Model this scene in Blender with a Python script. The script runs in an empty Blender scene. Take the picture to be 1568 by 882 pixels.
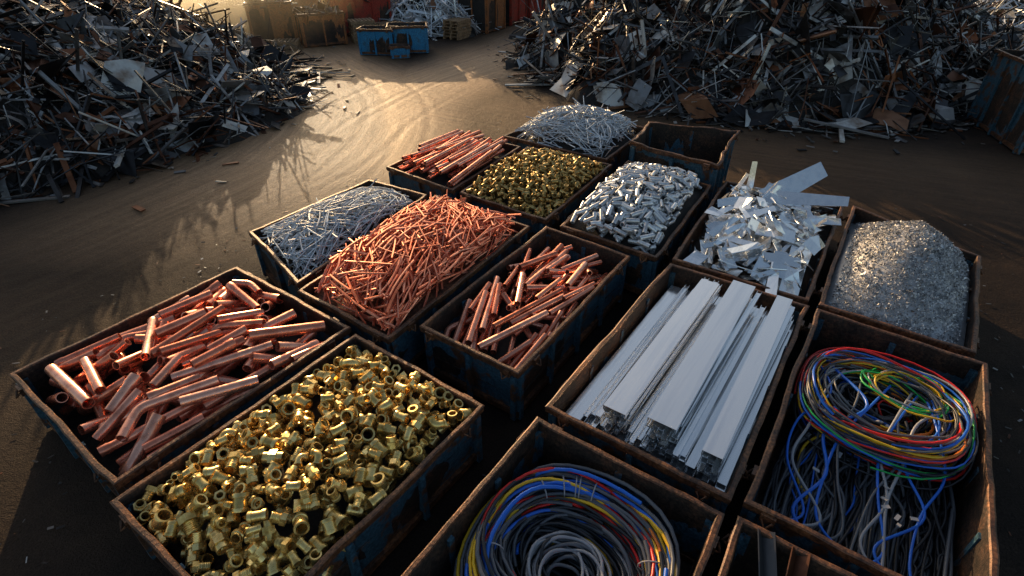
import bpy, math, random
import numpy as np
from mathutils import Vector, Matrix, noise
random.seed(7); rng=np.random.default_rng(7); np.random.seed(7)
TH=math.radians(35.0); SA,CA=math.sin(TH),math.cos(TH)
def W(a,b): return (a*SA-b*CA, a*CA+b*SA)
sc=bpy.context.scene
# ------------------------------------------------------------ materials
def newmat(name):
    m=bpy.data.materials.new(name); m.use_nodes=True
    nt=m.node_tree; bs=nt.nodes['Principled BSDF']; return m,nt,bs
def node(nt,t,**k):
    n=nt.nodes.new(t)
    for a,v in k.items(): setattr(n,a,v)
    return n
def noise_n(nt,scale,detail=3,rough=.6,coord='Object',stretch=None):
    tc=node(nt,'ShaderNodeTexCoord'); n=node(nt,'ShaderNodeTexNoise')
    n.inputs['Scale'].default_value=scale; n.inputs['Detail'].default_value=detail; n.inputs['Roughness'].default_value=rough
    if stretch:
        mp=node(nt,'ShaderNodeMapping');mp.inputs['Scale'].default_value=stretch
        nt.links.new(tc.outputs[coord],mp.inputs['Vector']);nt.links.new(mp.outputs['Vector'],n.inputs['Vector'])
    else: nt.links.new(tc.outputs[coord],n.inputs['Vector'])
    return n
def ramp(nt,src,stops,interp='LINEAR'):
    r=node(nt,'ShaderNodeValToRGB'); r.color_ramp.interpolation=interp
    e=r.color_ramp.elements
    while len(e)<len(stops): e.new(.5)
    for i,(p,c) in enumerate(stops):
        e[i].position=p; e[i].color=(c[0],c[1],c[2],1) if len(c)==3 else c
    if src is not None: nt.links.new(src,r.inputs['Fac'])
    return r
def mix(nt,fac,a,b,mode='MIX'):
    m=node(nt,'ShaderNodeMix',data_type='RGBA',blend_type=mode)
    if isinstance(fac,(int,float)): m.inputs[0].default_value=fac
    else: nt.links.new(fac,m.inputs[0])
    for s,i in ((a,6),(b,7)):
        if isinstance(s,tuple): m.inputs[i].default_value=s if len(s)==4 else s+(1,)
        else: nt.links.new(s,m.inputs[i])
    return m.outputs[2]
def bump(nt,bs,src,strength,dist=.01):
    b=node(nt,'ShaderNodeBump'); b.inputs['Strength'].default_value=strength; b.inputs['Distance'].default_value=dist
    nt.links.new(src,b.inputs['Height']); nt.links.new(b.outputs['Normal'],bs.inputs['Normal'])
def island_mat(name,stops,metal=1.0,rough=(.25,.5),interp='LINEAR',nscale=6,dirt=(.5,.5,.5),bmp=.15,dirtlo=.45,dirthi=.7,stretch=None):
    m,nt,bs=newmat(name)
    g=node(nt,'ShaderNodeNewGeometry')
    r=ramp(nt,g.outputs['Random Per Island'],stops,interp)
    n=noise_n(nt,nscale,4,stretch=stretch)
    f=ramp(nt,n.outputs['Fac'],[(dirtlo,(0,0,0)),(dirthi,(1,1,1))])
    col=mix(nt,f.outputs['Color'],r.outputs['Color'],mix(nt,1.0,r.outputs['Color'],tuple(dirt),'MULTIPLY'))
    nt.links.new(col,bs.inputs['Base Color'])
    bs.inputs['Metallic'].default_value=metal
    mr=node(nt,'ShaderNodeMapRange'); mr.inputs['To Min'].default_value=rough[0]; mr.inputs['To Max'].default_value=rough[1]
    mr.inputs['From Min'].default_value=.3; mr.inputs['From Max'].default_value=.7
    n2=noise_n(nt,nscale*3,2,stretch=stretch) if bmp else n; nt.links.new(n2.outputs['Fac'],mr.inputs['Value'])
    nt.links.new(mr.outputs['Result'],bs.inputs['Roughness'])
    if bmp: bump(nt,bs,n2.outputs['Fac'],bmp,.01)
    return m
M={}
M['copper']=island_mat('copper_pipe',[(0,(.84,.27,.16)),(.4,(.97,.40,.26)),(.75,(1.,.51,.36)),(1,(.72,.22,.12))],metal=.76,rough=(.18,.38),dirt=(.58,.42,.36),nscale=5,dirtlo=.46,dirthi=.72)
M['copperw']=island_mat('copper_wire',[(0,(.68,.17,.08)),(.5,(.94,.31,.18)),(1,(1.,.46,.30))],metal=.65,rough=(.25,.45),dirt=(.6,.45,.4),bmp=0)
M['brass']=island_mat('brass',[(0,(.76,.54,.18)),(.4,(.97,.74,.31)),(.8,(.86,.62,.23)),(1,(.58,.40,.13))],metal=.78,rough=(.18,.38),dirt=(.55,.44,.29),nscale=9)
M['brassd']=island_mat('brass_dull',[(0,(.36,.24,.07)),(.5,(.54,.38,.14)),(1,(.68,.49,.2))],metal=.85,rough=(.3,.5),dirt=(.5,.42,.3),nscale=9,bmp=0)
M['steel']=island_mat('bright_steel',[(0,(.52,.54,.57)),(.5,(.76,.78,.8)),(1,(.94,.95,.96))],metal=.68,rough=(.22,.42),dirt=(.6,.6,.62),nscale=9,bmp=0)
M['alu']=island_mat('aluminium',[(0,(.86,.89,.92)),(.5,(.95,.965,.98)),(1,(.98,.99,1.))],metal=.85,rough=(.10,.24),dirt=(.84,.87,.91),nscale=2,bmp=.02,stretch=(.25,6,6))
M['chips']=island_mat('metal_chips',[(0,(.12,.12,.125)),(.4,(.38,.385,.40)),(.8,(.68,.69,.71)),(1,(.95,.95,.95))],metal=.5,rough=(.4,.65),dirt=(.6,.6,.62),nscale=9,bmp=0)
M['scrap']=island_mat('mixed_scrap',[(0,(.03,.03,.033)),(.22,(.08,.08,.085)),(.40,(.15,.15,.155)),(.52,(.12,.05,.028)),(.65,(.28,.285,.29)),(.75,(.035,.036,.04)),(.82,(.21,.08,.035)),(.91,(.52,.52,.52))],
   metal=.7,rough=(.28,.52),interp='CONSTANT',dirt=(.42,.30,.23),nscale=2.5,bmp=0)
M['scrapl']=island_mat('pale_sheet_scrap',[(0,(.36,.36,.37)),(.35,(.55,.55,.54)),(.58,(.26,.12,.06)),(.74,(.66,.65,.62)),(.88,(.26,.26,.27))],
   metal=.3,rough=(.35,.55),interp='CONSTANT',dirt=(.42,.30,.23),nscale=2.0,bmp=0)
def cable_mat(name,c):
    m,nt,bs=newmat(name); n=noise_n(nt,8)
    nt.links.new(mix(nt,n.outputs['Fac'],c,tuple(x*.75 for x in c)),bs.inputs['Base Color'])
    bs.inputs['Roughness'].default_value=.33; return m
CAB=[('cg',(.12,.13,.15)),('cd',(.022,.024,.03)),('cr',(.78,.02,.015)),('cy',(.9,.55,.02)),('cb',(.015,.16,.75)),('cw',(.36,.37,.40)),('cgr',(.02,.48,.1)),('co',(.75,.2,.02))]
for k,c in CAB: M[k]=cable_mat('cable_sheath_'+k,c)
def rust_mat(name,c1,c2,c3,rough=.65,metal=.25,lo=.32,mid=.5,hi=.68):
    m,nt,bs=newmat(name)
    n=noise_n(nt,3.5,6,.68); n2=noise_n(nt,28,4,.7)
    r=ramp(nt,n.outputs['Fac'],[(lo,c1),(mid,c2),(hi,c3)])
    r2=ramp(nt,n2.outputs['Fac'],[(.35,(.4,.4,.4)),(.65,(1.35,1.25,1.15))])
    nt.links.new(mix(nt,1.0,r.outputs['Color'],r2.outputs['Color'],'MULTIPLY'),bs.inputs['Base Color'])
    bs.inputs['Roughness'].default_value=rough; bs.inputs['Metallic'].default_value=metal
    bump(nt,bs,n2.outputs['Fac'],.6,.012); return m
M['rust']=rust_mat('rusted_steel',(.05,.03,.023),(.13,.062,.036),(.28,.13,.06),.45)
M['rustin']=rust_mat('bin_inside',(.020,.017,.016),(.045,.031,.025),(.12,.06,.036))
M['blue']=rust_mat('blue_paint_worn',(.035,.10,.16),(.045,.125,.20),(.11,.055,.032),.5,.1,.38,.52,.58)
M['orange']=rust_mat('orange_rusty_paint',(.30,.11,.045),(.42,.17,.06),(.14,.08,.05))
M['red']=rust_mat('red_paint_worn',(.30,.03,.02),(.42,.05,.03),(.12,.06,.04))
M['blueb']=rust_mat('blue_paint',(.01,.18,.42),(.02,.24,.52),(.03,.12,.2),.5,.0)
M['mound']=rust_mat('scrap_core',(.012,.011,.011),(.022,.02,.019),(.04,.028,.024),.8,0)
M['wood']=rust_mat('pallet_wood',(.20,.13,.07),(.32,.21,.12),(.42,.28,.16),.7,0)
# ------------------------------------------------------------ mesh builder
class MB:
    def __init__(s): s.V=[];s.F=[];s.MI=[];s.n=0
    def add(s,V,F,mi=0):
        V=np.asarray(V,float); s.V.append(V); n=s.n
        for f in F: s.F.append([i+n for i in f])
        s.MI+= [mi]*len(F); s.n+=len(V)
    def build(s,name,mats,loc=(0,0,0),rot=0,smooth=None,parent=None):
        me=bpy.data.meshes.new(name); V=np.concatenate(s.V)
        me.from_pydata(V.tolist(),[],s.F); me.update()
        for m in mats: me.materials.append(M[m])
        me.polygons.foreach_set('material_index',s.MI)
        if smooth:
            me.shade_smooth(); me.set_sharp_from_angle(angle=math.radians(smooth))
        o=bpy.data.objects.new(name,me); sc.collection.objects.link(o)
        if parent: o.parent=parent
        else:
            o.location=loc; o.rotation_euler=(0,0,rot)
        return o
def sweep(path,radii,k=8,inner=None,roll=0):
    P=np.asarray(path,float);n=len(P)
    T=np.gradient(P,axis=0);T/=np.linalg.norm(T,axis=1)[:,None]+1e-9
    up=np.array([0,0,1.]) if abs(T[0][2])<.9 else np.array([1.,0,0])
    N=np.cross(up,T[0]);N/=np.linalg.norm(N)
    rings=[];an=np.arange(k)/k*2*math.pi+roll
    if np.isscalar(radii): radii=[radii]*n
    fr=[]
    for i in range(n):
        N=N-T[i]*np.dot(N,T[i]);N/=np.linalg.norm(N)+1e-9
        B_=np.cross(T[i],N);fr.append((N.copy(),B_))
        rings.append(P[i]+radii[i]*(np.cos(an)[:,None]*N+np.sin(an)[:,None]*B_))
    if inner:
        for i in range(n-1,-1,-1):
            N_,B_=fr[i];r=radii[i]*inner
            rings.append(P[i]+r*(np.cos(an)[:,None]*N_+np.sin(an)[:,None]*B_))
    V=np.concatenate(rings);m=len(rings);F=[]
    for i in range(m if inner else m-1):
        j=(i+1)%m
        for q in range(k):
            q2=(q+1)%k;F.append([i*k+q,i*k+q2,j*k+q2,j*k+q])
    if not inner:
        F.append(list(range(k))[::-1]);F.append([(m-1)*k+q for q in range(k)])
    return V,F
def lathe(prof,k):
    rings=[];th=np.arange(k)/k*2*math.pi
    for x,r,h in prof:
        rr=r*np.ones(k)
        if h: rr=r*math.cos(math.pi/6)/np.cos((th%(math.pi/3))-math.pi/6)
        rings.append(np.stack([np.full(k,x),rr*np.cos(th),rr*np.sin(th)],1))
    V=np.concatenate(rings);m=len(prof);F=[]
    for i in range(m):
        j=(i+1)%m
        for q in range(k):
            q2=(q+1)%k;F.append([i*k+q,i*k+q2,j*k+q2,j*k+q])
    return V,F
def frame(d,roll=0):
    d=np.asarray(d,float);d=d/np.linalg.norm(d)
    s=np.cross([0,0,1.],d) if abs(d[2])<.95 else np.cross([1.,0,0],d);s/=np.linalg.norm(s);u=np.cross(d,s)
    c,sn=math.cos(roll),math.sin(roll)
    return np.stack([d,c*s+sn*u,-sn*s+c*u],1)
def box(c,size,R=None):
    h=np.array(size)/2
    V=np.array([[x,y,z] for x in(-1,1) for y in(-1,1) for z in(-1,1)],float)*h
    if R is not None: V=V@R.T
    return V+np.array(c),[[0,1,3,2],[4,6,7,5],[0,4,5,1],[2,3,7,6],[0,2,6,4],[1,5,7,3]]
# ------------------------------------------------------------ bins
RIM=.9
def offset_poly(q,d):
    q=[np.array(p,float) for p in q];n=len(q);out=[]
    c=sum(q)/n
    for i in range(n):
        p0,p1,p2=q[i-1],q[i],q[(i+1)%n]
        e1=(p1-p0)/np.linalg.norm(p1-p0);e2=(p2-p1)/np.linalg.norm(p2-p1)
        n1=np.array([-e1[1],e1[0]]);n2=np.array([-e2[1],e2[0]])
        if np.dot(n1,c-p1)<0:n1=-n1
        if np.dot(n2,c-p1)<0:n2=-n2
        b=n1+n2;b/=np.dot(b,n1);out.append(p1+b*d)
    return out
def side_pts(q,N,z,seed,amp):
    P=[]
    for i in range(4):
        a,b=q[i],q[(i+1)%4]
        for k in range(N):
            t=k/N;p=a+(b-a)*t
            nv=noise.noise_vector(Vector((p[0]*1.3+seed,p[1]*1.3,z*1.5)))
            nz=noise.noise_vector(Vector((p[0]*5+seed,p[1]*5,z)))
            P.append((p[0]+amp*nv[0]+amp*.4*nz[0],p[1]+amp*nv[1]+amp*.4*nz[1],z+(amp*.5*nv[2]+amp*.25*nz[2] if z>.3 else 0)))
    return P
def make_bin(quad,rim=RIM,ext='blue',seed=0,amp=.02,name='scrap_bin',world=None,inn='rustin'):
    c=np.mean(np.array(quad,float),0)
    q=[np.array(p,float)-c for p in quad]
    q=offset_poly(q,.02)
    prof=[(.10,.03),(.05,rim-.11),(.0,rim-.09),(-.005,rim-.01),(.01,rim),(.045,rim),(.055,rim-.015),(.06,rim-.12),(.075,rim*.45),(.10,.08)]
    mi=[0,1,1,1,1,1,2,2,2]
    N=22;mb=MB();V=[]
    for d,z in prof: V+=side_pts(offset_poly(q,d),N,z,seed,amp)
    F=[];MI=[];n=4*N
    for i in range(len(prof)-1):
        for k in range(n):
            k2=(k+1)%n;F.append([i*n+k,i*n+k2,(i+1)*n+k2,(i+1)*n+k]);MI.append(mi[i])
    F.append([(len(prof)-1)*n+k for k in range(n)]);MI.append(2)
    F.append([k for k in range(n)][::-1]);MI.append(0)
    mb.V.append(np.array(V));mb.F=F;mb.MI=MI;mb.n=len(V)
    if world: loc=(world[0],world[1],0);rot=world[2]
    else:
        w=W(*c);loc=(w[0],w[1],0);rot=math.pi/2-TH
    o=mb.build(name,[ext,'rust',inn],loc,rot,smooth=30)
    rb=MB()
    for i in range(4):
        a,b=q[i],q[(i+1)%4];L=np.linalg.norm(b-a);e=(b-a)/L
        nin=np.array([-e[1],e[0]]); 
        if np.dot(nin,-a)<0:nin=-nin
        R=np.array([[e[0],-nin[0],0],[e[1],-nin[1],0],[0,0,1]])
        nr=max(2,int(L/.75)); 
        for k in range(nr+1):
            t=(k/nr)*(L-.2)+.1
            p=a+e*t+nin*.045
            V,Fb=box((p[0],p[1],(rim-.12)/2+.02),(.07,.075,rim-.15),R);rb.add(V,Fb,0)
        p=a+e*L/2+nin*.075
        V,Fb=box((p[0],p[1],.12),(L*.96,.07,.09),R);rb.add(V,Fb,1)
        for t in (.12,.88):
            p=a+e*L*t+nin*.0
            V,Fb=box((p[0],p[1],rim-.075),(.13,.05,.10),R);rb.add(V,Fb,1)
            V,Fb=sweep([[p[0]-e[0]*.05-nin[0]*.03,p[1]-e[1]*.05-nin[1]*.03,rim-.08],[p[0]-nin[0]*.07,p[1]-nin[1]*.07,rim-.14],[p[0]+e[0]*.05-nin[0]*.03,p[1]+e[1]*.05-nin[1]*.03,rim-.08]],.012,6);rb.add(V,Fb,1)
    rb.build('ribs_and_lugs',[ext,'rust'],parent=o)
    sk=MB();
    xs=[p[0] for p in q];ys=[p[1] for p in q]
    for yy in(.3,.7):
        V,Fb=box((np.mean(xs),min(ys)+(max(ys)-min(ys))*yy,.013),((max(xs)-min(xs))*.7,.12,.034));sk.add(V,Fb)
    sk.build('skids',['rust'],parent=o)
    return o
B={'cop1':[(.46,7.66),(3.47,7.66),(3.46,4.99),(.46,4.99)],
'brass':[(.36,4.84),(3.40,4.86),(3.36,2.69),(.36,2.70)],
'rods':[(4.2,8.5),(7.0,8.52),(7.12,6.98),(3.66,6.42)],
'copwire':[(3.56,6.3),(7.22,6.88),(7.19,4.62),(3.52,4.40)],
'cop2':[(3.95,4.31),(7.36,4.42),(7.27,2.75),(3.95,2.66)],
'alu':[(3.70,2.17),(7.42,2.18),(7.46,.12),(3.68,.09)],
'cabC':[(1.10,2.12),(3.56,2.16),(3.54,.08),(1.10,.06)],
'cabR':[(3.74,.02),(7.44,.05),(7.42,-1.91),(3.74,-1.94)],
'offc':[(7.51,2.19),(11.16,2.46),(11.33,.24),(7.53,.15)],
'gran':[(7.53,.07),(11.36,.14),(10.45,-1.86),(7.54,-1.80)],
'short':[(7.47,4.24),(11.05,4.58),(10.75,2.58),(7.40,2.36)],
'empt':[(11.15,4.66),(12.85,4.88),(13.4,2.9),(10.88,2.56)],
'brs2':[(7.54,6.58),(10.5,6.9),(10.6,4.72),(7.5,4.50)],
'tube':[(7.64,8.73),(10.45,8.83),(10.38,7.0),(7.52,6.7)],
'wire':[(10.72,7.8),(13.46,7.8),(13.38,5.1),(10.74,4.95)],
'small':[(1.75,-.0),(3.60,-.0),(3.62,-1.92),(1.75,-1.92)]}
for i,(k,q) in enumerate(B.items()):
    make_bin(q,rim=RIM if k!='empt' else 1.25,seed=i*7.3,amp=.028 if k!='empt' else .09)
# ------------------------------------------------------------ bed for stacking items
class Bed:
    def __init__(s,key,z0,z1,res=.03,cx=0,cy=0,pw=2.,m=.1,thick=.2):
        s.thick=thick
        s.q=[np.array(p) for p in B[key]];s.c=np.mean(s.q,0);A=np.array(s.q)
        s.lo=A.min(0);s.hi=A.max(0);s.res=res;s.m=m;s.z0,s.z1,s.cx,s.cy,s.pw=z0,z1,cx,cy,pw
        nx,ny=[int(v) for v in np.ceil((s.hi-s.lo)/res)]
        X,Y=np.meshgrid(s.lo[0]+np.arange(nx)*res,s.lo[1]+np.arange(ny)*res,indexing='ij')
        s.H=s.floor(X,Y);s.nx,s.ny=nx,ny
        s.qi=offset_poly(s.q,m+.07)
        s.ed=[]
        for i in range(4):
            a,b=s.qi[i],s.qi[(i+1)%4];e=(b-a)/np.linalg.norm(b-a);n=np.array([-e[1],e[0]])
            if np.dot(n,s.c-a)<0:n=-n
            s.ed.append((a,n))
    def floor(s,X,Y):
        u=(X-(s.lo[0]+s.hi[0])/2)/((s.hi[0]-s.lo[0])/2)-s.cx;v=(Y-(s.lo[1]+s.hi[1])/2)/((s.hi[1]-s.lo[1])/2)-s.cy
        f=np.clip(1-np.abs(u)**s.pw,0,1)*np.clip(1-np.abs(v)**s.pw,0,1)
        return s.z0+(s.z1-s.z0)*f
    def inside(s,P):
        for a,n in s.ed:
            if ((P-a)@n).min()<0:return False
        return True
    def rnd(s,bias=1.0):
        u,v=(random.random()*2-1),(random.random()*2-1)
        u=math.copysign(abs(u)**bias,u);v=math.copysign(abs(v)**bias,v)
        return (s.lo+s.hi)/2+np.array([u,v])*(s.hi-s.lo)/2
    def drop(s,loc2,r,ang,c,wid=None,maxs=.7,comp=.85):
        loc2=np.asarray(loc2,float);cs,sn=math.cos(ang),math.sin(ang)
        d=np.array([cs,sn]);n=np.array([-sn,cs])
        P=c+loc2[:,:1]*d+loc2[:,1:]*n
        if not s.inside(P):return None
        w=wid if wid else r
        offs=np.arange(-w,w+1e-6,s.res) if w>s.res else np.array([0.])
        Q=P[:,None,:]+offs[None,:,None]*n
        ix=np.clip(((Q[...,0]-s.lo[0])/s.res).astype(int),0,s.nx-1);iy=np.clip(((Q[...,1]-s.lo[1])/s.res).astype(int),0,s.ny-1)
        hh=s.H[ix,iy]
        if not wid: hh=hh-(r-np.sqrt(np.maximum(r*r-offs**2,0)))[None,:]
        h=hh.max(1)+r*comp
        x=loc2[:,0]-loc2[:,0].mean()
        neg=x<=0;pos=x>0
        xn,hn,xp,hp=x[neg],h[neg],x[pos],h[pos]
        z=(hn[:,None]*xp[None,:]-hp[None,:]*xn[:,None])/(xp[None,:]-xn[:,None])
        i,j=np.unravel_index(z.argmax(),z.shape);k=(hp[j]-hn[i])/(xp[j]-xn[i])
        z0=z[i,j]
        if abs(k)>maxs:
            k=math.copysign(maxs,k);z0=(h-k*x).max()
        zc=z0+k*x
        fl=s.floor(P[:,0],P[:,1])
        if (zc-fl).max()>s.thick:return None
        top=zc[:,None]+(np.sqrt(np.maximum(r*r-offs**2,0))[None,:] if not wid else r)
        np.maximum.at(s.H,(ix,iy),top+0*hh)
        d3=np.array([cs,sn,k]);d3/=np.linalg.norm(d3)
        C=np.array([c[0],c[1],z0])
        return C,d3,n
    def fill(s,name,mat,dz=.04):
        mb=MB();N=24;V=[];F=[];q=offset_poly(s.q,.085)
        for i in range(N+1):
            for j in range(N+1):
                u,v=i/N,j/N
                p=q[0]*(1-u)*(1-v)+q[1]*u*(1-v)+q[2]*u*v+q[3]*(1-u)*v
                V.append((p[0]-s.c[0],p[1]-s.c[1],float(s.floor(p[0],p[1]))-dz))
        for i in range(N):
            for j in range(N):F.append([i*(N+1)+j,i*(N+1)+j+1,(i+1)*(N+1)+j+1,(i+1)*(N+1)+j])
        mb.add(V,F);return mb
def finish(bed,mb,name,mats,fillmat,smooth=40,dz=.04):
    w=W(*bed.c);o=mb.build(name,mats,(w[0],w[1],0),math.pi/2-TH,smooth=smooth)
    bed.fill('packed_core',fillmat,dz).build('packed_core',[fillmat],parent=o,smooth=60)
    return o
def lin(L,n): return np.stack([np.linspace(-L/2,L/2,n),np.zeros(n)],1)
def place(bed,res3,V):
    C,d3,n=res3
    n3=np.array([n[0],n[1],0]);u=np.cross(d3,n3)
    return V@np.stack([d3,n3,u],0)+C-np.array([bed.c[0],bed.c[1],0])
def rods(key,name,mat,N,Lr,rr,angf,z0,z1,k=7,hollow=None,bend=0,bias=1.,res=.03,wob=.0,cx=0,cy=0,fm=None,maxs=.6,pw=2.,big=False,thick=.2,comp=.75,spikes=0,m=.1):
    bed=Bed(key,z0,z1,res,cx,cy,pw,m=m,thick=thick);mb=MB();cnt=0;tr=0
    while cnt<N and tr<N*7:
        tr+=1;L=random.uniform(*Lr);r=random.uniform(*rr);c=bed.rnd(bias);ang=angf(c-bed.c)
        n=max(4,int(L/max(res*1.4,.03)))
        if bend and random.random()<bend:
            l1=L*random.uniform(.35,.6);l2=L-l1;be=random.choice([-1,1])*random.uniform(.5,1.5);rb=r*2.6
            pts=[[-l1,0],[-l1+.02,0],[-rb*math.tan(abs(be)/2)-.02,0]]
            for t in np.linspace(0,1,8):
                aa=abs(be)*t;pts.append([-rb*math.tan(abs(be)/2)+rb*math.sin(aa),math.copysign(rb*(1-math.cos(aa)),be)])
            e=pts[-1];pts.append([e[0]+.02*math.cos(be),e[1]+.02*math.sin(be)]);pts.append([e[0]+l2*math.cos(be),e[1]+l2*math.sin(be)])
            pts=np.array(pts)
            seg=np.r_[0,np.cumsum(np.linalg.norm(np.diff(pts,axis=0),axis=1))]
            ss=np.linspace(0,seg[-1],n+4);l2d=np.stack([np.interp(ss,seg,pts[:,0]),np.interp(ss,seg,pts[:,1])],1)
            mm_=l2d.mean(0);l2d=l2d-mm_;path2=pts-mm_
        else:
            l2d=lin(L,n);path2=None
        R=bed.drop(l2d,r,ang,c,maxs=maxs,comp=comp)
        if R is None:continue
        if path2 is None:
            if wob:
                mm=5;x=np.linspace(-L/2,L/2,mm);a1,a2=np.random.randn(2)*wob*L
                if random.random()<.2:a1*=3
                y=a1*(1-(2*x/L)**2);z=abs(a2)*(1-(2*x/L)**2)*.5
                p=np.stack([x,y,z],1);rad=[r]*mm
            else:
                p=np.array([[-L/2,0,0],[-L/2+.02,0,0],[L/2-.02,0,0],[L/2,0,0]]);rad=[r*.97,r,r,r*.97]
                if big and random.random()<.4:
                    q=r*1.6;p=np.array([[-L/2,0,0],[L/2-q-.03,0,0],[L/2-q,0,0],[L/2-.01,0,0],[L/2,0,0]]);rad=[r,r,r*1.16,r*1.16,r*1.12]
        else:
            p=np.c_[path2,np.zeros(len(path2))];rad=[r]*len(p)
        V,F=sweep(p,rad,k,inner=hollow)
        mb.add(place(bed,R,V),F);cnt+=1
    for i in range(spikes):
        c=bed.rnd(1.3)
        L=random.uniform(*Lr);r=random.uniform(*rr);az=random.uniform(0,6.28);el=random.uniform(.05,.6)
        d=np.array([math.cos(az)*math.cos(el),math.sin(az)*math.cos(el),math.sin(el)])
        if not bed.inside(np.array([c,c+d[:2]*L*.5])):continue
        z=float(bed.floor(c[0],c[1]))+thick*.5
        x=np.linspace(-L*.35,L*.65,5);b=random.gauss(0,.05)*L
        p=np.stack([x,b*(1-(2*x/L)**2),0*x],1)@frame(d,random.uniform(0,6)).T+np.array([c[0]-bed.c[0],c[1]-bed.c[1],z])
        V,F=sweep(p,r,k);mb.add(V,F)
    return finish(bed,mb,name,[mat],fm or mat,dz=.05),bed
U=random.uniform;G=random.gauss
D=math.radians
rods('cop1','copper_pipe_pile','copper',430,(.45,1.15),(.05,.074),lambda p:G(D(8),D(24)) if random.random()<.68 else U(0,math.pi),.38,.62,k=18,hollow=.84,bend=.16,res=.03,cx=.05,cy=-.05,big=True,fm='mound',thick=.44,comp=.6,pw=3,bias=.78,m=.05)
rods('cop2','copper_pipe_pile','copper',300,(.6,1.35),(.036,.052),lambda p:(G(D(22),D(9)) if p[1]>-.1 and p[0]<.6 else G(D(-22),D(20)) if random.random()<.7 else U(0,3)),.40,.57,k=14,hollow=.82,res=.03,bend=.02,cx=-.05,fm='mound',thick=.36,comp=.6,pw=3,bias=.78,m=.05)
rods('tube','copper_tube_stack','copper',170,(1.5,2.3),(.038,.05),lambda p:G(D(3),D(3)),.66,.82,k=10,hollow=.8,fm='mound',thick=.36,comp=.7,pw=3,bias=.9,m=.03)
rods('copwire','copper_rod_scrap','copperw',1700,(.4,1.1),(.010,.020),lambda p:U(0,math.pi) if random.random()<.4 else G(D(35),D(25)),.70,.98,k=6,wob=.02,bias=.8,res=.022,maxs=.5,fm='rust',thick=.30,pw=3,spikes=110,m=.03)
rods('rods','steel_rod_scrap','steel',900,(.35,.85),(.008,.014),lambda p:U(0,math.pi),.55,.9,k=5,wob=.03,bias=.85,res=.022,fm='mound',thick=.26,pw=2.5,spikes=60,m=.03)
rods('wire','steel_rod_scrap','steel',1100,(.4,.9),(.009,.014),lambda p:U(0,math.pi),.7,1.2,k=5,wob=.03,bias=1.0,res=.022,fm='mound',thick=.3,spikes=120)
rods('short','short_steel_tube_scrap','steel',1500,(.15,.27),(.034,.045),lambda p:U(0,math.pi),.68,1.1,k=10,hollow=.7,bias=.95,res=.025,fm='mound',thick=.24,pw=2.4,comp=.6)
# fittings
def fprof(kind):
    if kind==0: o=[(-.5,.95,0),(-.46,1,0),(-.34,1,0),(-.31,.8,0),(.05,.8,0),(.07,1,1),(.38,1,1),(.40,.78,0),(.5,.76,0)];i=.6
    elif kind==1:o=[(-.5,.96,0),(-.47,1,0),(-.28,1,0),(-.26,.87,0),(.26,.87,0),(.28,1,0),(.47,1,0),(.5,.96,0)];i=.72
    elif kind==2:
        o=[(-.5,1,1),(-.14,1,1),(-.12,.74,0)]
        for t in np.linspace(-.06,.44,6):o+=[(t,.80,0),(t+.035,.73,0)]
        o+=[(.5,.72,0)];i=.55
    else:o=[(-.5,.7,0),(-.2,.72,0),(-.19,1,1),(.19,1,1),(.2,.72,0),(.5,.7,0)];i=.54
    return o+[(.5,i,0),(.3,i*.96,0),(-.3,i*.96,0),(-.5,i,0)]
def fittings(key,name,mat,N,Lr,ratio,z0,z1,k,bias,cx=0,cy=0,res=.03,elbow=.12,thick=.25,pw=3):
    T=[lathe(fprof(i),k) for i in range(4)]
    bed=Bed(key,z0,z1,res,cx,cy,pw,m=.03,thick=thick);mb=MB();cnt=0;tr=0
    while cnt<N and tr<N*6:
        tr+=1;L=U(*Lr);r=L*U(*ratio);c=bed.rnd(bias)
        R=bed.drop(lin(L,6),r,U(0,6.28),c,maxs=1.0,comp=.5)
        if R is None:continue
        if random.random()<elbow:
            rb=L*.35;pa=[[-L*.5,-rb,0],[-L*.4,-rb,0],[-L*.38,-rb,0],[-L*.15,-rb,0]]
            for t in np.linspace(0,math.pi/2,5):pa.append([-L*.1+rb*math.sin(t),-rb*math.cos(t),0])
            e=pa[-1];pa+=[[e[0],e[1]+L*.08,0],[e[0],e[1]+L*.1,0],[e[0],e[1]+L*.22,0]]
            rr=[r*.95,r*.95,r*.75,r*.75]+[r*.75]*5+[r*.75,r*.95,r*.95]
            V,F=sweep(pa,rr,k,inner=.7)
        else:
            V,F=T[random.choice([0,1,1,2,3])];V=V*np.array([L,r,r])
        ro=U(0,6.28);cr,sr=math.cos(ro),math.sin(ro);V=V@np.array([[1,0,0],[0,cr,sr],[0,-sr,cr]])
        tp=G(0,.35) if random.random()<.8 else U(-1.2,1.2);ct,st=math.cos(tp),math.sin(tp);V=V@np.array([[ct,0,st],[0,1,0],[-st,0,ct]])
        mb.add(place(bed,R,V),F);cnt+=1
    return finish(bed,mb,name,[mat],'mound',smooth=35)
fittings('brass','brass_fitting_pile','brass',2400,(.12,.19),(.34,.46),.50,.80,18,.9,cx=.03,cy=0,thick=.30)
fittings('brs2','brass_fitting_pile','brassd',2000,(.10,.15),(.3,.42),.64,.95,12,.9,res=.025,thick=.22)
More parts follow.
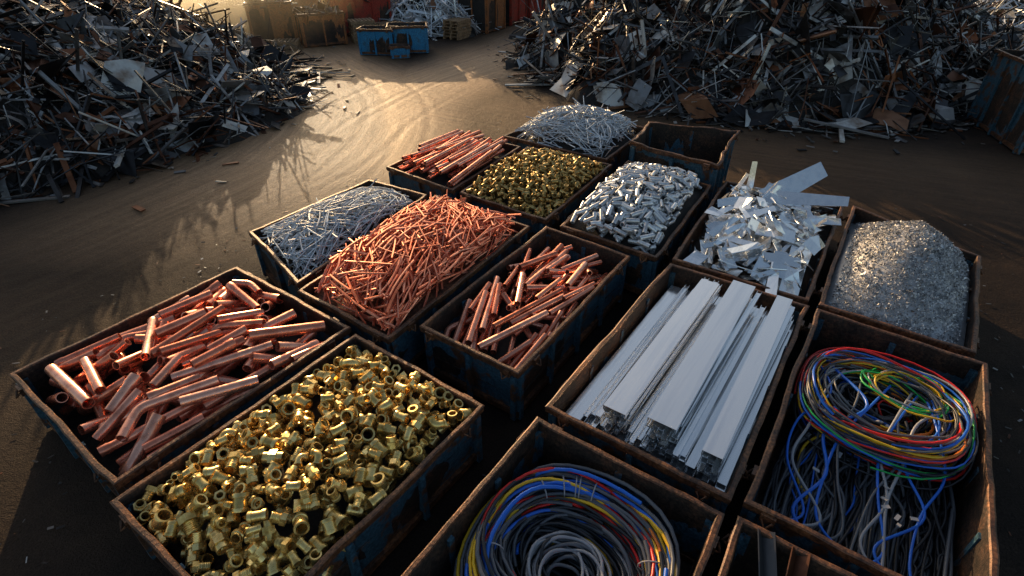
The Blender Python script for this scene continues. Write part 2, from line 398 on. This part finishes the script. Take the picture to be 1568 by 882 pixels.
def plates():
    bed=Bed('offc',.5,.85,.04,0,0,thick=.4);mb=MB();cnt=0;tr=0
    while cnt<240 and tr<4000:
        tr+=1;L=U(.3,.95);w=U(.03,.10);c=bed.rnd(.9)
        if random.random()<.3:L,w=U(.25,.55),U(.1,.17)
        R=bed.drop(lin(L,10),.008,G(D(10),D(55)),c,wid=w,maxs=.7,comp=1)
        if R is None:continue
        bd=U(-.06,.06)*L;sk=U(-.10,.10);t=.005
        V=[]
        for x,z in((-L/2,0),(0,bd),(L/2,0)):
            for y in(-w,w):
                for zz in(-t,t):V.append((x+(sk if y>0 else 0)*(1 if x>0 else .3),y*(1 if x<L/2 else U(.5,1)),z+zz))
        V=np.array(V)
        if random.random()<.35:
            V[[2,3,6,7,10,11],2]+=w*.9;V[[2,3,6,7,10,11],1]-=w*.6
        ro=G(0,.35);cr,sr=math.cos(ro),math.sin(ro);V=V@np.array([[1,0,0],[0,cr,sr],[0,-sr,cr]])
        F=[]
        for i in(0,4):
            F+=[[i,i+4,i+6,i+2],[i+1,i+3,i+7,i+5],[i,i+1,i+5,i+4],[i+2,i+6,i+7,i+3]]
        F+=[[0,2,3,1],[8,9,11,10]]
        mb.add(place(bed,R,V),F);cnt+=1
    for (a,b,z,dx,dy,dz,L,w,ro) in [(10.5,1.1,1.32,.25,-.55,.42,1.1,.22,.9),(10.3,.75,1.22,.1,-.9,.10,1.15,.16,.5),(10.0,.6,1.0,.3,-.9,.0,.9,.13,.3),(10.7,1.9,1.25,.15,.1,.9,.6,.07,.3),(10.3,2.0,1.15,.3,-.3,.8,.6,.05,1.3),(10.1,1.5,1.2,.6,-.3,.5,.7,.1,2.3),
        (8.2,.55,.9,1,.1,.12,1.4,.09,.2),(8.1,.75,.95,1,.15,.1,1.3,.08,-.2),(8.15,.40,.85,1,.05,.1,1.3,.07,.3)]:
        V,F=box((0,0,0),(L,w*2,.012));V[[4,5],1]*=.3;V[[0,1],0]-=.1
        V=V@frame((dx,dy,dz),ro).T+np.array([a,b,z])-np.array([bed.c[0],bed.c[1],0]);mb.add(V,F)
    finish(bed,mb,'aluminium_sheet_offcuts',['alu'],'mound',smooth=None)
plates()
def gran():
    bed=Bed('gran',.62,1.5,.04,-.05,0.02,pw=1.8)
    mb=MB()
    tet=np.array([[1,0,0],[-.5,.8,.1],[-.4,-.8,.2],[0,.1,.7]])
    TF=[[0,1,2],[0,3,1],[1,3,2],[2,3,0]]
    for i in range(20000):
        c=bed.rnd(1)
        if not bed.inside(c[None]):continue
        s=U(.011,.026) if random.random()<.96 else U(.03,.05)
        R=frame(rng.normal(size=3),U(0,6.28))
        z=float(bed.floor(c[0],c[1]))+.06*noise.noise(Vector((c[0]*4,c[1]*4,0)))+U(-.01,.015)
        mb.add((tet*np.array([s,s*U(.4,1),s*.8]))@R.T+np.array([c[0]-bed.c[0],c[1]-bed.c[1],z]),TF)
    finish(bed,mb,'shredded_aluminium_heap',['chips'],'chips',smooth=None,dz=.03)
gran()
def channel(w,h,t):return [(-w/2,-h/2),(w/2,-h/2),(w/2,h/2),(w/2-t,h/2),(w/2-t,-h/2+t),(-w/2+t,-h/2+t),(-w/2+t,h/2),(-w/2,h/2)]
def extr(prof,x0,x1,flip=1,dz=(0,0),y=0,z=0,tw=0):
    n=len(prof);V=[(x0,y+p[0],z+flip*p[1]+dz[0]) for p in prof]+[(x1,y+p[0]+tw,z+flip*p[1]+dz[1]) for p in prof]
    F=[[i,(i+1)%n,n+(i+1)%n,n+i] for i in range(n)]+[list(range(n))[::-1],[n+i for i in range(n)]]
    return V,F
def bars():
    mb=MB();c=np.mean(np.array(B['alu']),0)
    cols=[(1.93,.20,.62,1),(1.71,.19,.74,0),(1.45,.27,.98,2),(1.20,.17,.74,0),(.94,.32,1.06,2),(.70,.14,.82,0),(.57,.10,.70,0),(.40,.21,.98,2),(.24,.10,.66,0)]
    for b,w,top,kind in cols:
        z=.12
        while z<top:
            last=z+.05>=top
            h=.04 if not last else (.075 if kind==2 else .04)
            nsub=1 if (last and kind) else max(1,int(w/.055))
            for j in range(nsub):
                ww=w/nsub;y=b-w/2+ww*(j+.5)+U(-.008,.008)
                x0=3.98+(1.05-z)*.02+U(-.06,.26);x1=7.15+U(-.18,.08)
                if last: x0=3.94+U(0,.12)
                fl=-1 if (last and kind) or random.random()<.25 else 1
                pr=channel(ww*.96,h*.93,.005)
                V,F=extr(pr,x0,x1,fl,(U(-.006,.006),U(-.006,.006)),y,z+h/2,U(-.05,.05))
                mb.add(np.array(V)-np.array([c[0],c[1],0]),F)
            z+=h
    w=W(*c);mb.build('aluminium_bar_stack',['alu'],(w[0],w[1],0),math.pi/2-TH)
bars()
# cables
def cab(mbs,path,r,m): V,F=sweep(path,r,7);mbs[0].add(V,F,m)
def pick(ws):
    x=random.random()*sum(ws);i=0
    for i,w in enumerate(ws):
        x-=w
        if x<0:return i
    return i
def coil(mbs,ca,cb,R0,dR,z0,dz,n,turns,ws,rr,ell=1.0,lim=None):
    for i in range(n):
        u=rng.normal()*.5;R=R0+dR*u;zz=z0+dz*(random.random())*math.exp(-u*u)
        tt=turns*U(.5,1.2)
        ph=U(0,6.28);N=int(34*tt);t=np.linspace(0,tt*2*math.pi,N);ox,oy=G(0,.05),G(0,.04)
        a1,a2,p1,p2=G(0,.05),G(0,.03),U(0,6),U(0,6);dr=G(0,.06)
        rad=R*(1+a1*np.sin(t*1+p1)+a2*np.sin(2.3*t+p2))+dr*t/6.28/turns
        z=zz+dz*.3*np.sin(t*1.7+p1)+.014*np.sin(t*5+p2)
        x=ca+ox+rad*np.cos(t+ph)*ell;y=cb+oy+rad*np.sin(t+ph)
        if lim: y=lim*np.tanh(y/lim*1.15)/np.tanh(1.15)*.99
        cab(mbs,np.stack([x,y,z],1),U(*rr),pick(ws))
names=[k for k,_ in CAB]
def catmull(P,n=10):
    P=np.array(P,float);P=np.vstack([2*P[0]-P[1],P,2*P[-1]-P[-2]]);out=[]
    for i in range(1,len(P)-2):
        for t in np.linspace(0,1,n,endpoint=False):
            out.append(.5*((2*P[i])+(-P[i-1]+P[i+1])*t+(2*P[i-1]-5*P[i]+4*P[i+1]-P[i+2])*t*t+(-P[i-1]+3*P[i]-3*P[i+1]+P[i+2])*t**3))
    out.append(P[-2]);return np.array(out)
mb=MB()
c1=(2.33,1.10)
coil([mb],2.50-c1[0],1.12-c1[1],.74,.16,.50,.24,58,1.5,[5,4,3.4,2.0,2.8,2.2,.4,.6],(.014,.021),lim=.93)
coil([mb],2.50-c1[0],1.12-c1[1],.58,.2,.42,.2,34,1.5,[7,5,1.4,.8,.9,3,0,.2],(.014,.02),lim=.93)
coil([mb],2.42-c1[0],1.10-c1[1],.30,.10,.45,.12,20,1.6,[7,3,.2,.6,0,4,0,0],(.014,.018))
coil([mb],2.3-c1[0],1.1-c1[1],.62,.35,.25,.1,30,1.4,[5,8,.3,.1,.5,1,0,0],(.014,.02),lim=.93)
for i in range(9):
    an=U(0,6.28);R=.72;x,y=2.5-c1[0]+R*math.cos(an),1.12-c1[1]+R*math.sin(an)
    t=np.linspace(0,2*math.pi,14);V,F=sweep(np.stack([x+.12*np.cos(t)*math.cos(an),y+.12*np.cos(t)*math.sin(an),.66+.09*np.sin(t)],1),.007,5);mb.add(V,F,5)
w=W(*c1);mb.build('cable_coil',names,(w[0],w[1],0),math.pi/2-TH,smooth=60)
mb=MB();c2=(5.59,-.95)
coil([mb],6.00-c2[0],-.93-c2[1],.62,.26,.66,.28,80,1.1,[5,3,2.4,2.2,2.2,2.2,1.3,.8],(.009,.015),lim=.84)
coil([mb],6.2-c2[0],-.93-c2[1],.68,.22,.48,.2,46,1.2,[4,7,.8,.8,.8,1,.3,.2],(.009,.015),lim=.84)
coil([mb],6.15-c2[0],-.95-c2[1],.36,.28,.55,.18,34,1.2,[4,6,.8,.8,.8,1,.3,.2],(.009,.015),lim=.84)
coil([mb],6.35-c2[0],-1.1-c2[1],.30,.1,.84,.08,9,.9,[0,0,0,1,0,4,3,0],(.010,.014),lim=.84)
for i in range(190):
    b0=U(-1.72,-.2);zt=U(.25,.6);P=[]
    a0=U(5.3,6.2);P.append([a0,b0*.8-.15,zt+.12]);nn=5
    for j in range(1,nn):
        P.append([a0+(3.95-a0)*j/nn+U(-.1,.1),b0+U(-.12,.12),zt-.05*j+U(-.05,.05)])
    e=P[-1];bb=e[1]+U(-.35,.35);bb=min(-.18,max(-1.74,bb));P.append([3.93+U(0,.12),(e[1]+bb)/2,e[2]]);P.append([4.3,bb,e[2]+.02]);P.append([5.2,bb+U(-.1,.1),e[2]+.05])
    P=np.array(P);P[:,1]=np.clip(P[:,1],-1.76,-.16);P[:,2]=np.clip(P[:,2],.14,.8);P[:,0]-=c2[0];P[:,1]-=c2[1]
    cab([mb],catmull(P,8),U(.010,.018),pick([9,12,.35,.1,.6,.4,0,0]))
for i in range(11):
    b0=-1.5+i*.115+U(-.05,.05);P=[[6.4,b0+U(-.3,.3),.80],[5.8,b0+U(-.2,.2),.88],[5.3,b0+U(-.15,.15),.74],[4.8,b0+U(-.2,.2),.62],[4.3,b0+U(-.25,.25),.5],[4.02,b0+U(-.3,.3),.46]]
    P=np.array(P);P[:,1]=np.clip(P[:,1],-1.76,-.16);P[:,0]-=c2[0];P[:,1]-=c2[1]
    cab([mb],catmull(P,8),U(.012,.018),4 if i%2==0 else 5 if i%4==1 else 0)
for i in range(14):
    a,b=U(4.3,6.6),U(-1.6,-.3)
    V,F=box((a-c2[0],b-c2[1],.80 if a>5.6 else .66),(.07,.035,.010),frame((G(0,1),G(0,1),.2)));mb.add(V,F,5)
w=W(*c2);mb.build('cable_coil',names,(w[0],w[1],0),math.pi/2-TH,smooth=60)
mb=MB();c3=(2.67,-.96)
for i in range(60):
    L=U(.5,1.2);a,b,z=U(2.3,3.0),U(-1.5,-.4),U(.15,.5)
    pr=[(0,0),(.09,0),(.09,.008),(.008,.008),(.008,.09),(0,.09)]
    V,F=extr(pr,-L/2,L/2);V=np.array(V)@frame((G(0,1),G(0,1),G(0,.25)),U(0,6)).T+np.array([a-c3[0],b-c3[1],z]);mb.add(V,F)
for a,b,z,d in((3.22,-.35,.72,(.9,.35,.35)),(3.2,-.55,.7,(1,.1,.4))):
    V,F=extr([(0,0),(.1,0),(.1,.01),(.01,.01),(.01,.12),(0,.12)],-.4,.4);V=np.array(V)@frame(d,1).T+np.array([a-c3[0],b-c3[1],z]);mb.add(V,F)
w=W(*c3);mb.build('angle_iron_offcuts',['scrap'],(w[0],w[1],0),math.pi/2-TH)
# ------------------------------------------------------------ scrap piles
def vnoise(x,y,s,seed=0): return noise.fractal(Vector((x*s+seed,y*s-seed,seed)),1.0,2.0,4)
def pile(name,cx,cy,rx,ry,H,N,seed,sheets=.22,bigf=1.0,mats=('scrap','scrapl'),rot=0,pale=.1,nbig=0,nz=.22):
    cr,sr=math.cos(rot),math.sin(rot)
    def hf(x,y):
        X,Y=x*cr+y*sr,-x*sr+y*cr
        d=math.hypot(X/rx,Y/ry)*(1+nz*vnoise(x,y,.25,seed))
        return H*max(0,1-d)**.85*(1+nz*vnoise(x,y,.35,seed+5)) if d<1 else 0
    c=MB();n=60;V=[];F=[]
    for i in range(n+1):
        for j in range(n+1):
            x=(i/n*2-1)*max(rx,ry)*1.1;y=(j/n*2-1)*max(rx,ry)*1.1
            V.append((x,y,hf(x,y)*.95-.08+.12*vnoise(x,y,2,seed)*(hf(x,y)>0.1)))
    for i in range(n):
        for j in range(n):
            F.append([i*(n+1)+j,(i+1)*(n+1)+j,(i+1)*(n+1)+j+1,i*(n+1)+j+1])
    c.add(V,F)
    mb=MB();cnt=0
    while cnt<N:
        rr=math.sqrt(random.random())*1.06;an=U(0,2*math.pi)
        X,Y=rr*math.cos(an)*rx,rr*math.sin(an)*ry;x,y=X*cr-Y*sr,X*sr+Y*cr
        h=hf(x,y)
        if h<=0.02 and random.random()<.6:continue
        e=.25;g=np.array([-(hf(x+e,y)-h)/e,-(hf(x,y+e)-h)/e,1.]);g/=np.linalg.norm(g)
        t=random.random();flat=h<.15
        if t<sheets:
            s=.25+1.0*random.random()**2.2; L,w,th=s*bigf,s*U(.35,.8)*bigf,.01
        elif t<sheets+.2: L,w,th=(.5+2.6*random.random()**1.6)*bigf,U(.05,.13),U(.02,.07)
        else: L,w,th=(.4+2.4*random.random()**1.5)*bigf,U(.015,.05),U(.01,.035)
        if cnt<nbig: L,w,th=U(.7,1.5)*bigf,U(.45,.95)*bigf,.015
        tilt=.08 if flat else (.35 if random.random()<.7 else 1.0)
        if cnt<nbig: tilt=.2
        nn=g+rng.normal(size=3)*tilt;nn/=np.linalg.norm(nn)
        v=rng.normal(size=3)
        if not flat: v+= np.array([g[0],g[1],-.5])*.8
        v-=nn*np.dot(v,nn);v/=np.linalg.norm(v);s=np.cross(nn,v)
        R=np.stack([v,s,nn],1)
        b1=G(0,.10)*L if th<.03 else 0;tap=U(.4,1) if t<sheets else 1
        V=np.array([(x_,y_*w/2*(tap if x_>0 else 1),z_*th/2+(b1 if x_==0 else 0)) for x_ in(-L/2,0,L/2) for y_ in(-1,1) for z_ in(-1,1)])
        if t<sheets: V[:,0]+=V[:,1]*U(-.7,.7);V[4:8,1]*=U(.7,1.15)
        if t<sheets and random.random()<.3: V[[2,3,6,7,10,11],2]+=w*U(.3,.8)
        F=[]
        for i in(0,4):F+=[[i,i+4,i+6,i+2],[i+1,i+3,i+7,i+5],[i,i+1,i+5,i+4],[i+2,i+6,i+7,i+3]]
        F+=[[0,2,3,1],[8,9,11,10]]
        z=h+(U(-.1,.22) if not flat else .03) + (0.1 if cnt<nbig else 0)
        V=V@R.T+np.array([x,y,z])
        if flat: V[:,2]-=V[:,2].min()-.005
        pal=(random.random()<(pale if h>.5 else pale*1.8)) or cnt<nbig
        mb.add(V,F,1 if pal else 0);cnt+=1
    o=mb.build(name,list(mats),(cx,cy,0))
    c.build('core',['mound'],parent=o,smooth=80)
    return o
pile('scrap_metal_pile',-19.2,19.3,11.6,10.0,4.9,10500,3,nbig=36,pale=.08,nz=.12)
pile('scrap_metal_pile',10.4,26.2,9.7,9.6,6.2,10500,11,nbig=60,pale=.12)
pile('scrap_metal_pile',27.5,29.5,9.5,8.5,4.6,4000,21,mats=('steel','scrapl'),sheets=.1)
pile('scrap_metal_pile',-5.0,37.5,4.2,6.0,4.0,3000,31,mats=('steel','scrapl'),sheets=.08)
pile('scrap_metal_pile',9,50,9,6,3.5,1500,41,bigf=1.3)
# ------------------------------------------------------------ background bins and containers
def rectq(L,Wd):return [(-L/2,Wd/2),(L/2,Wd/2),(L/2,-Wd/2),(-L/2,-Wd/2)]
def bgbin(x,y,L,Wd,h,rotd,ext,seed,name='open_top_container',fill=True):
    o=make_bin(rectq(L,Wd),rim=h,ext=ext,seed=seed,amp=.05,name=name,world=(x,y,D(rotd)),inn='rustin')
    if fill:
        mb=MB()
        for i in range(70):
            l=U(.4,1.4);R=frame(rng.normal(size=3)*np.array([1,1,.35]),U(0,6))
            V,F=box((U(-.4,.4)*L*.85,U(-.35,.35)*Wd*.8,h-.25+U(0,.3)),(l,U(.04,.4),.02),R);mb.add(V,F,0)
        V,F=box((0,0,h*.5-.12),(L*.93,Wd*.88,h-.3));mb.add(V,F,1)
        mb.build('scrap_load',['scrap','mound'],parent=o)
    return o
seed=100
for (x,y,L,Wd,h,r,e) in [(-9.6,30.0,2.2,1.8,1.5,28,'orange'),(-12.2,30.6,2.2,1.8,1.9,20,'orange'),(-8.3,33.2,3.0,2.0,2.1,28,'red'),(-15.4,32.6,2.2,1.8,1.5,32,'rust'),(-12.2,34.6,2.6,2.0,2.2,25,'orange'),
   (-18.5,35.5,3,2,1.8,20,'orange'),(-9.8,37,3.2,2.2,2.4,25,'rust'),(-22,40,3,2,1.8,15,'orange'),(-16,39,3.4,2.2,2.4,20,'orange'),
   (-1.7,34.0,2.2,2.0,2.0,62,'orange'),(-.4,36.6,2.2,2.0,2.1,62,'red'),(.8,39.2,2.4,2.0,2.2,62,'red'),(2.0,42.0,2.4,2.0,2.2,62,'orange'),(3.3,45,2.6,2.0,2.3,62,'red'),
   (-21.5,36.2,2.6,1.8,1.7,10,'blue'),(-24.5,36.6,2.6,1.8,1.7,5,'blue'),(-27.5,37,2.8,1.8,1.9,5,'orange'),(-26,41,3,2,2.0,8,'red'),(-30,40,3,2,2.0,8,'blue'),
   (15.3,15.6,3.4,2.6,2.1,75,'blue')]:
    seed+=9.1;bgbin(x,y,L,Wd,h,r,e,seed)
bgbin(-6.2,27.5,1.7,1.1,1.15,-8,'blueb',5,'blue_skip',False)
bgbin(-4.9,28.0,1.9,1.3,1.2,8,'blueb',6,'blue_skip',False)
bgbin(-5.1,26.6,.9,.6,.55,12,'blueb',8,'blue_skip',False)
def pallets(x,y,n,rotd):
    mb=MB()
    for k in range(n):
        z=k*.15;ox,oy=U(-.04,.04),U(-.04,.04)
        for j in range(7):
            V,F=box((-.54+j*.18+ox,oy,z+.135),(.10,1.0,.02));mb.add(V,F)
        for j in(-1,0,1):
            V,F=box((ox,j*.44+oy,z+.063),(1.2,.09,.12));mb.add(V,F)
    mb.build('pallet_stack',['wood'],(x,y,0),D(rotd))
pallets(-7.6,30.4,7,25);pallets(-6.4,31.6,5,40);pallets(-13.8,29.4,6,15);pallets(-2.9,31.6,6,60);pallets(-10.9,28.4,3,10)
def wallcont(x,y,L,h,rotd,matn):
    mb=MB();n=int(L/.28);V=[];F=[]
    for i in range(n+1):
        for k,o in enumerate((0,.06)):
            xx=-L/2+L*i/n+(.1 if k else 0)
            off=(.0 if (i%2) else .07)
            V+=[(xx,off,0.1),(xx,off,h)]
    m=len(V)//2
    for i in range(m-1):F.append([2*i,2*i+2,2*i+3,2*i+1])
    mb.add(V,F)
    b,f=box((0,1.3,h/2),(L,2.4,h-.1));mb.add(b,f)
    for zz in(.1,h):b,f=box((0,1.25,zz),(L+.1,2.6,.16));mb.add(b,f)
    for xx in(-L/2,L/2):b,f=box((xx,.02,h/2),(.16,.2,h));mb.add(b,f)
    return mb.build('shipping_container',[matn],(x,y,0),D(rotd))
wallcont(22.5,38.5,8,2.6,-12,'blue');wallcont(31,36.5,8,2.6,-12,'blue');wallcont(-36,48,10,2.6,12,'red')
wallcont(5,58,12,2.6,0,'blue');wallcont(-36,30,8,2.6,70,'blue')
# ------------------------------------------------------------ ground
def axis(a,b,s,lo,hi):
    v=list(np.arange(a,b+1e-6,s));st=s;x=a;L=[]
    while x>lo:st*=1.12;x-=st;L.append(x)
    st=s;x=v[-1];Rr=[]
    while x<hi:st*=1.12;x+=st;Rr.append(x)
    return np.array(L[::-1]+v+Rr)
xs=axis(-13,15,.10,-260,260);ys=axis(7.5,30,.10,-60,400)
X,Y=np.meshgrid(xs,ys,indexing='ij');Z=np.zeros_like(X);SUNLIT_ROAD=np.zeros_like(X);LAT=np.zeros_like(X);ALO=np.zeros_like(X);BD=np.full_like(X,1e9)
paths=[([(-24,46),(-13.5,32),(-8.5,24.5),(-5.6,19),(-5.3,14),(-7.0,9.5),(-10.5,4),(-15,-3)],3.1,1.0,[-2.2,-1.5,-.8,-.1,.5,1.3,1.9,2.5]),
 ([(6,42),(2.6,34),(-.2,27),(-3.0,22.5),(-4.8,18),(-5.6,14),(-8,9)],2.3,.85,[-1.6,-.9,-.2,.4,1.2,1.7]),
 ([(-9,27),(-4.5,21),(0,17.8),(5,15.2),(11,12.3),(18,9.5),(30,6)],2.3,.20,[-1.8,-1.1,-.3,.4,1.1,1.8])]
for P,wd,amt,offs in paths:
    C=catmull(np.c_[np.array(P),np.zeros(len(P))],24)[:,:2]
    T=np.gradient(C,axis=0);T/=np.linalg.norm(T,axis=1)[:,None]
    S=np.r_[0,np.cumsum(np.linalg.norm(np.diff(C,axis=0),axis=1))]
    sub=(X>-40)&(X<40)&(Y>-10)&(Y<60)
    xx,yy=X[sub],Y[sub];best=np.full(xx.shape,1e9);sd=np.zeros_like(xx);al=np.zeros_like(xx)
    for i in range(len(C)):
        dx,dy=xx-C[i,0],yy-C[i,1];d=dx*dx+dy*dy;mk=d<best;best[mk]=d[mk]
        sg=dx*(-T[i,1])+dy*T[i,0];sd[mk]=sg[mk];al[mk]=(S[i]+dx*T[i,0]+dy*T[i,1])[mk]
    dist=np.sqrt(best)
    near=np.clip((yy-8.0)/6,.07,1)  # fades the painted sunlit tone out over the near, shaded ground
    f=amt*near/(1+np.exp((dist-wd)/.6));SUNLIT_ROAD[sub]=np.maximum(SUNLIT_ROAD[sub],f)  # track mask, also marks where sunlight is painted into the ground colour
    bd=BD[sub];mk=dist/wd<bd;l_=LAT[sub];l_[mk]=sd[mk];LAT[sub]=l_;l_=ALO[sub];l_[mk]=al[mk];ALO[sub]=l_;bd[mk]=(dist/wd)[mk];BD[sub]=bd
    rut=np.zeros_like(xx)
    for kk,o in enumerate(offs):
        oo=o+.12*np.sin(al*.23+kk*1.7)
        e=(sd-oo)/.11;fade=.5+.5*np.sin(al*.35+kk*2.1)
        rut+=fade*(-.014*np.exp(-e*e)+.006*np.exp(-(np.abs(e)-1.9)**2))
    Z[sub]+=rut*(dist<wd+1.5)*(1 if amt>.5 else .5)
sub=(X>-30)&(X<30)&(Y>0)&(Y<45);ii=np.argwhere(sub)
for i,j in ii:
    x,y=X[i,j],Y[i,j];Z[i,j]+=.04*noise.noise(Vector((x*.3,y*.3,0)))+.007*noise.noise(Vector((x*1.9,y*1.9,3)))+.010*noise.noise(Vector((x*6,y*6,7)))
def inbins(X,Y):
    a=X*SA+Y*CA;b=-X*CA+Y*SA
    return 1/(1+np.exp(np.clip(-(np.minimum.reduce([a+.5,14-a,b+2.6,9.2-b]))/.3,-50,50)))
Z=Z*(1-inbins(X,Y))
nx,ny=X.shape
me=bpy.data.meshes.new('ground');V=np.stack([X,Y,Z],-1).reshape(-1,3)
idx=np.arange(nx*ny).reshape(nx,ny)
Fq=np.stack([idx[:-1,:-1],idx[1:,:-1],idx[1:,1:],idx[:-1,1:]],-1).reshape(-1,4)
me.vertices.add(len(V));me.vertices.foreach_set('co',V.ravel())
me.loops.add(Fq.size);me.loops.foreach_set('vertex_index',Fq.ravel().astype(np.int32))
me.polygons.add(len(Fq));me.polygons.foreach_set('loop_start',np.arange(0,Fq.size,4,dtype=np.int32))
me.update(calc_edges=True);me.shade_smooth()
for nm,ar in(('sunlit_road',SUNLIT_ROAD),('lateral',LAT),('along',ALO)):
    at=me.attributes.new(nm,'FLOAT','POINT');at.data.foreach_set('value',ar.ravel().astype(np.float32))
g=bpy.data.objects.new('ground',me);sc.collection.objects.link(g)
m,nt,bs=newmat('packed_soil_sunlit_road')
def math2(op,a,b,clamp=False):
    n=node(nt,'ShaderNodeMath',operation=op,use_clamp=clamp)
    for i,s in enumerate((a,b)):
        if isinstance(s,(int,float)):n.inputs[i].default_value=s
        else:nt.links.new(s,n.inputs[i])
    return n.outputs[0]
an=node(nt,'ShaderNodeAttribute',attribute_name='sunlit_road').outputs['Fac'];la=node(nt,'ShaderNodeAttribute',attribute_name='lateral');ao=node(nt,'ShaderNodeAttribute',attribute_name='along')
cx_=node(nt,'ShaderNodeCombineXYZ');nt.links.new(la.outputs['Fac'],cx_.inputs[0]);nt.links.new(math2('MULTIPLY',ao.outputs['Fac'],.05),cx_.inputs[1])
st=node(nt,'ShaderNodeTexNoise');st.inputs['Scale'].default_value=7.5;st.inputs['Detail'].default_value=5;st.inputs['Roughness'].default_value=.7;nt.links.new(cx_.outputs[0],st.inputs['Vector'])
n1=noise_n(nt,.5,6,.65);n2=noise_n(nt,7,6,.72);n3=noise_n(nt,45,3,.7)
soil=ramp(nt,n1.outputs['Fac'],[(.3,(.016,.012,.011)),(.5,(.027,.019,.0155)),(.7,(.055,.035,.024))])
dirt=ramp(nt,st.outputs['Fac'],[(.32,(.30,.165,.08)),(.5,(.46,.27,.14)),(.68,(.62,.38,.21))])  # tan track dirt, lightened in colour to stand in for sunlight
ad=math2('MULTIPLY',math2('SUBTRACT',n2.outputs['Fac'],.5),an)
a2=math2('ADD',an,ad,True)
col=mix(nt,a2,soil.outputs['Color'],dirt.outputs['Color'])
r3=ramp(nt,n3.outputs['Fac'],[(.3,(.5,.5,.5)),(.7,(1.4,1.4,1.4))])
nt.links.new(mix(nt,1.0,col,r3.outputs['Color'],'MULTIPLY'),bs.inputs['Base Color'])
nt.links.new(math2('SUBTRACT',.70,math2('MULTIPLY',an,.16)),bs.inputs['Roughness'])
nt.links.new(math2('ADD',.10,math2('MULTIPLY',an,.45)),bs.inputs['Specular IOR Level'])
hh=math2('ADD',math2('MULTIPLY',math2('MULTIPLY',st.outputs['Fac'],.5),an),math2('ADD',math2('MULTIPLY',n3.outputs['Fac'],.6),n2.outputs['Fac']))
bump(nt,bs,hh,.8,.05)
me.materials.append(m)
# debris
mb=MB()
for i in range(3600):
    t=random.random()
    if t<.5:
        a,b=U(-1,14),U(-4,10.5)
        inside=any(min(p[0] for p in q)-.1<a<max(p[0] for p in q)+.1 and min(p[1] for p in q)-.1<b<max(p[1] for p in q)+.1 for q in B.values())
        if inside:continue
        x,y=W(a,b);s=U(.008,.035)
    else:
        cx,cy,r0x,r0y=random.choice([(-19.2,19.3,11.8,10.2),(10.4,26.2,9.9,9.8)])
        an_=U(0,6.28);rr=(.93+abs(G(0,.11)));x,y=cx+rr*r0x*math.cos(an_),cy+rr*r0y*math.sin(an_);s=U(.02,.14)
    V,F=box((x,y,.02+s*.12),(s*U(1,3.5),s*U(.4,1),s*.2),frame((G(0,1),G(0,1),G(0,.08)),G(0,.15)));mb.add(V,F)
mb.build('ground_debris',['scrap'])
# ------------------------------------------------------------ haze volumes added to make the sun glow
import bmesh
for (rx,ry,rz,dens,cx,cy) in [(4.0,8,4.6,.085,-14.8,34),(8.0,12,5.6,.013,-15,33)]:
    bm=bmesh.new();bmesh.ops.create_icosphere(bm,subdivisions=4,radius=1)
    for v in bm.verts:v.co=Vector((v.co.x*rx,v.co.y*ry,v.co.z*rz))
    me=bpy.data.meshes.new('sun_glow_haze');bm.to_mesh(me);bm.free()
    dm=bpy.data.materials.new('sun_glow_haze');dm.use_nodes=True;nt=dm.node_tree;nt.nodes.remove(nt.nodes['Principled BSDF'])
    vs=nt.nodes.new('ShaderNodeVolumeScatter');vs.inputs['Density'].default_value=dens;vs.inputs['Anisotropy'].default_value=.84;vs.inputs['Color'].default_value=(1,.84,.60,1)
    nt.links.new(vs.outputs[0],nt.nodes['Material Output'].inputs['Volume']);me.materials.append(dm)
    o=bpy.data.objects.new('sun_glow_haze',me);sc.collection.objects.link(o);o.location=(cx,cy,1.6)
# ------------------------------------------------------------ light
AZ=D(-22.6);EL=D(12)
wd=bpy.data.worlds.new('World');sc.world=wd;wd.use_nodes=True;nt=wd.node_tree
sky=nt.nodes.new('ShaderNodeTexSky');sky.sky_type='NISHITA';sky.sun_disc=False;sky.sun_elevation=EL;sky.sun_rotation=AZ
sky.dust_density=2.5;sky.ozone_density=.5
bg=nt.nodes['Background'];bg.inputs['Strength'].default_value=.15;nt.links.new(sky.outputs[0],bg.inputs['Color'])
sl=bpy.data.lights.new('sun','SUN');sl.energy=5;sl.angle=D(.5);sl.color=(1,.64,.32)
so=bpy.data.objects.new('sun',sl);sc.collection.objects.link(so)
sd_=Vector((math.sin(AZ)*math.cos(EL),math.cos(AZ)*math.cos(EL),math.sin(EL)));so.rotation_euler=(-sd_).to_track_quat('-Z','Y').to_euler()
# camera
cd=bpy.data.cameras.new('camera');cd.sensor_width=36;cd.lens=36*837/1568;cd.clip_end=1000
co=bpy.data.objects.new('camera',cd);sc.collection.objects.link(co);co.location=(0,0,5.4);co.rotation_euler=(D(90-34.3),0,0)
sc.camera=co
sc.view_settings.view_transform='Standard'
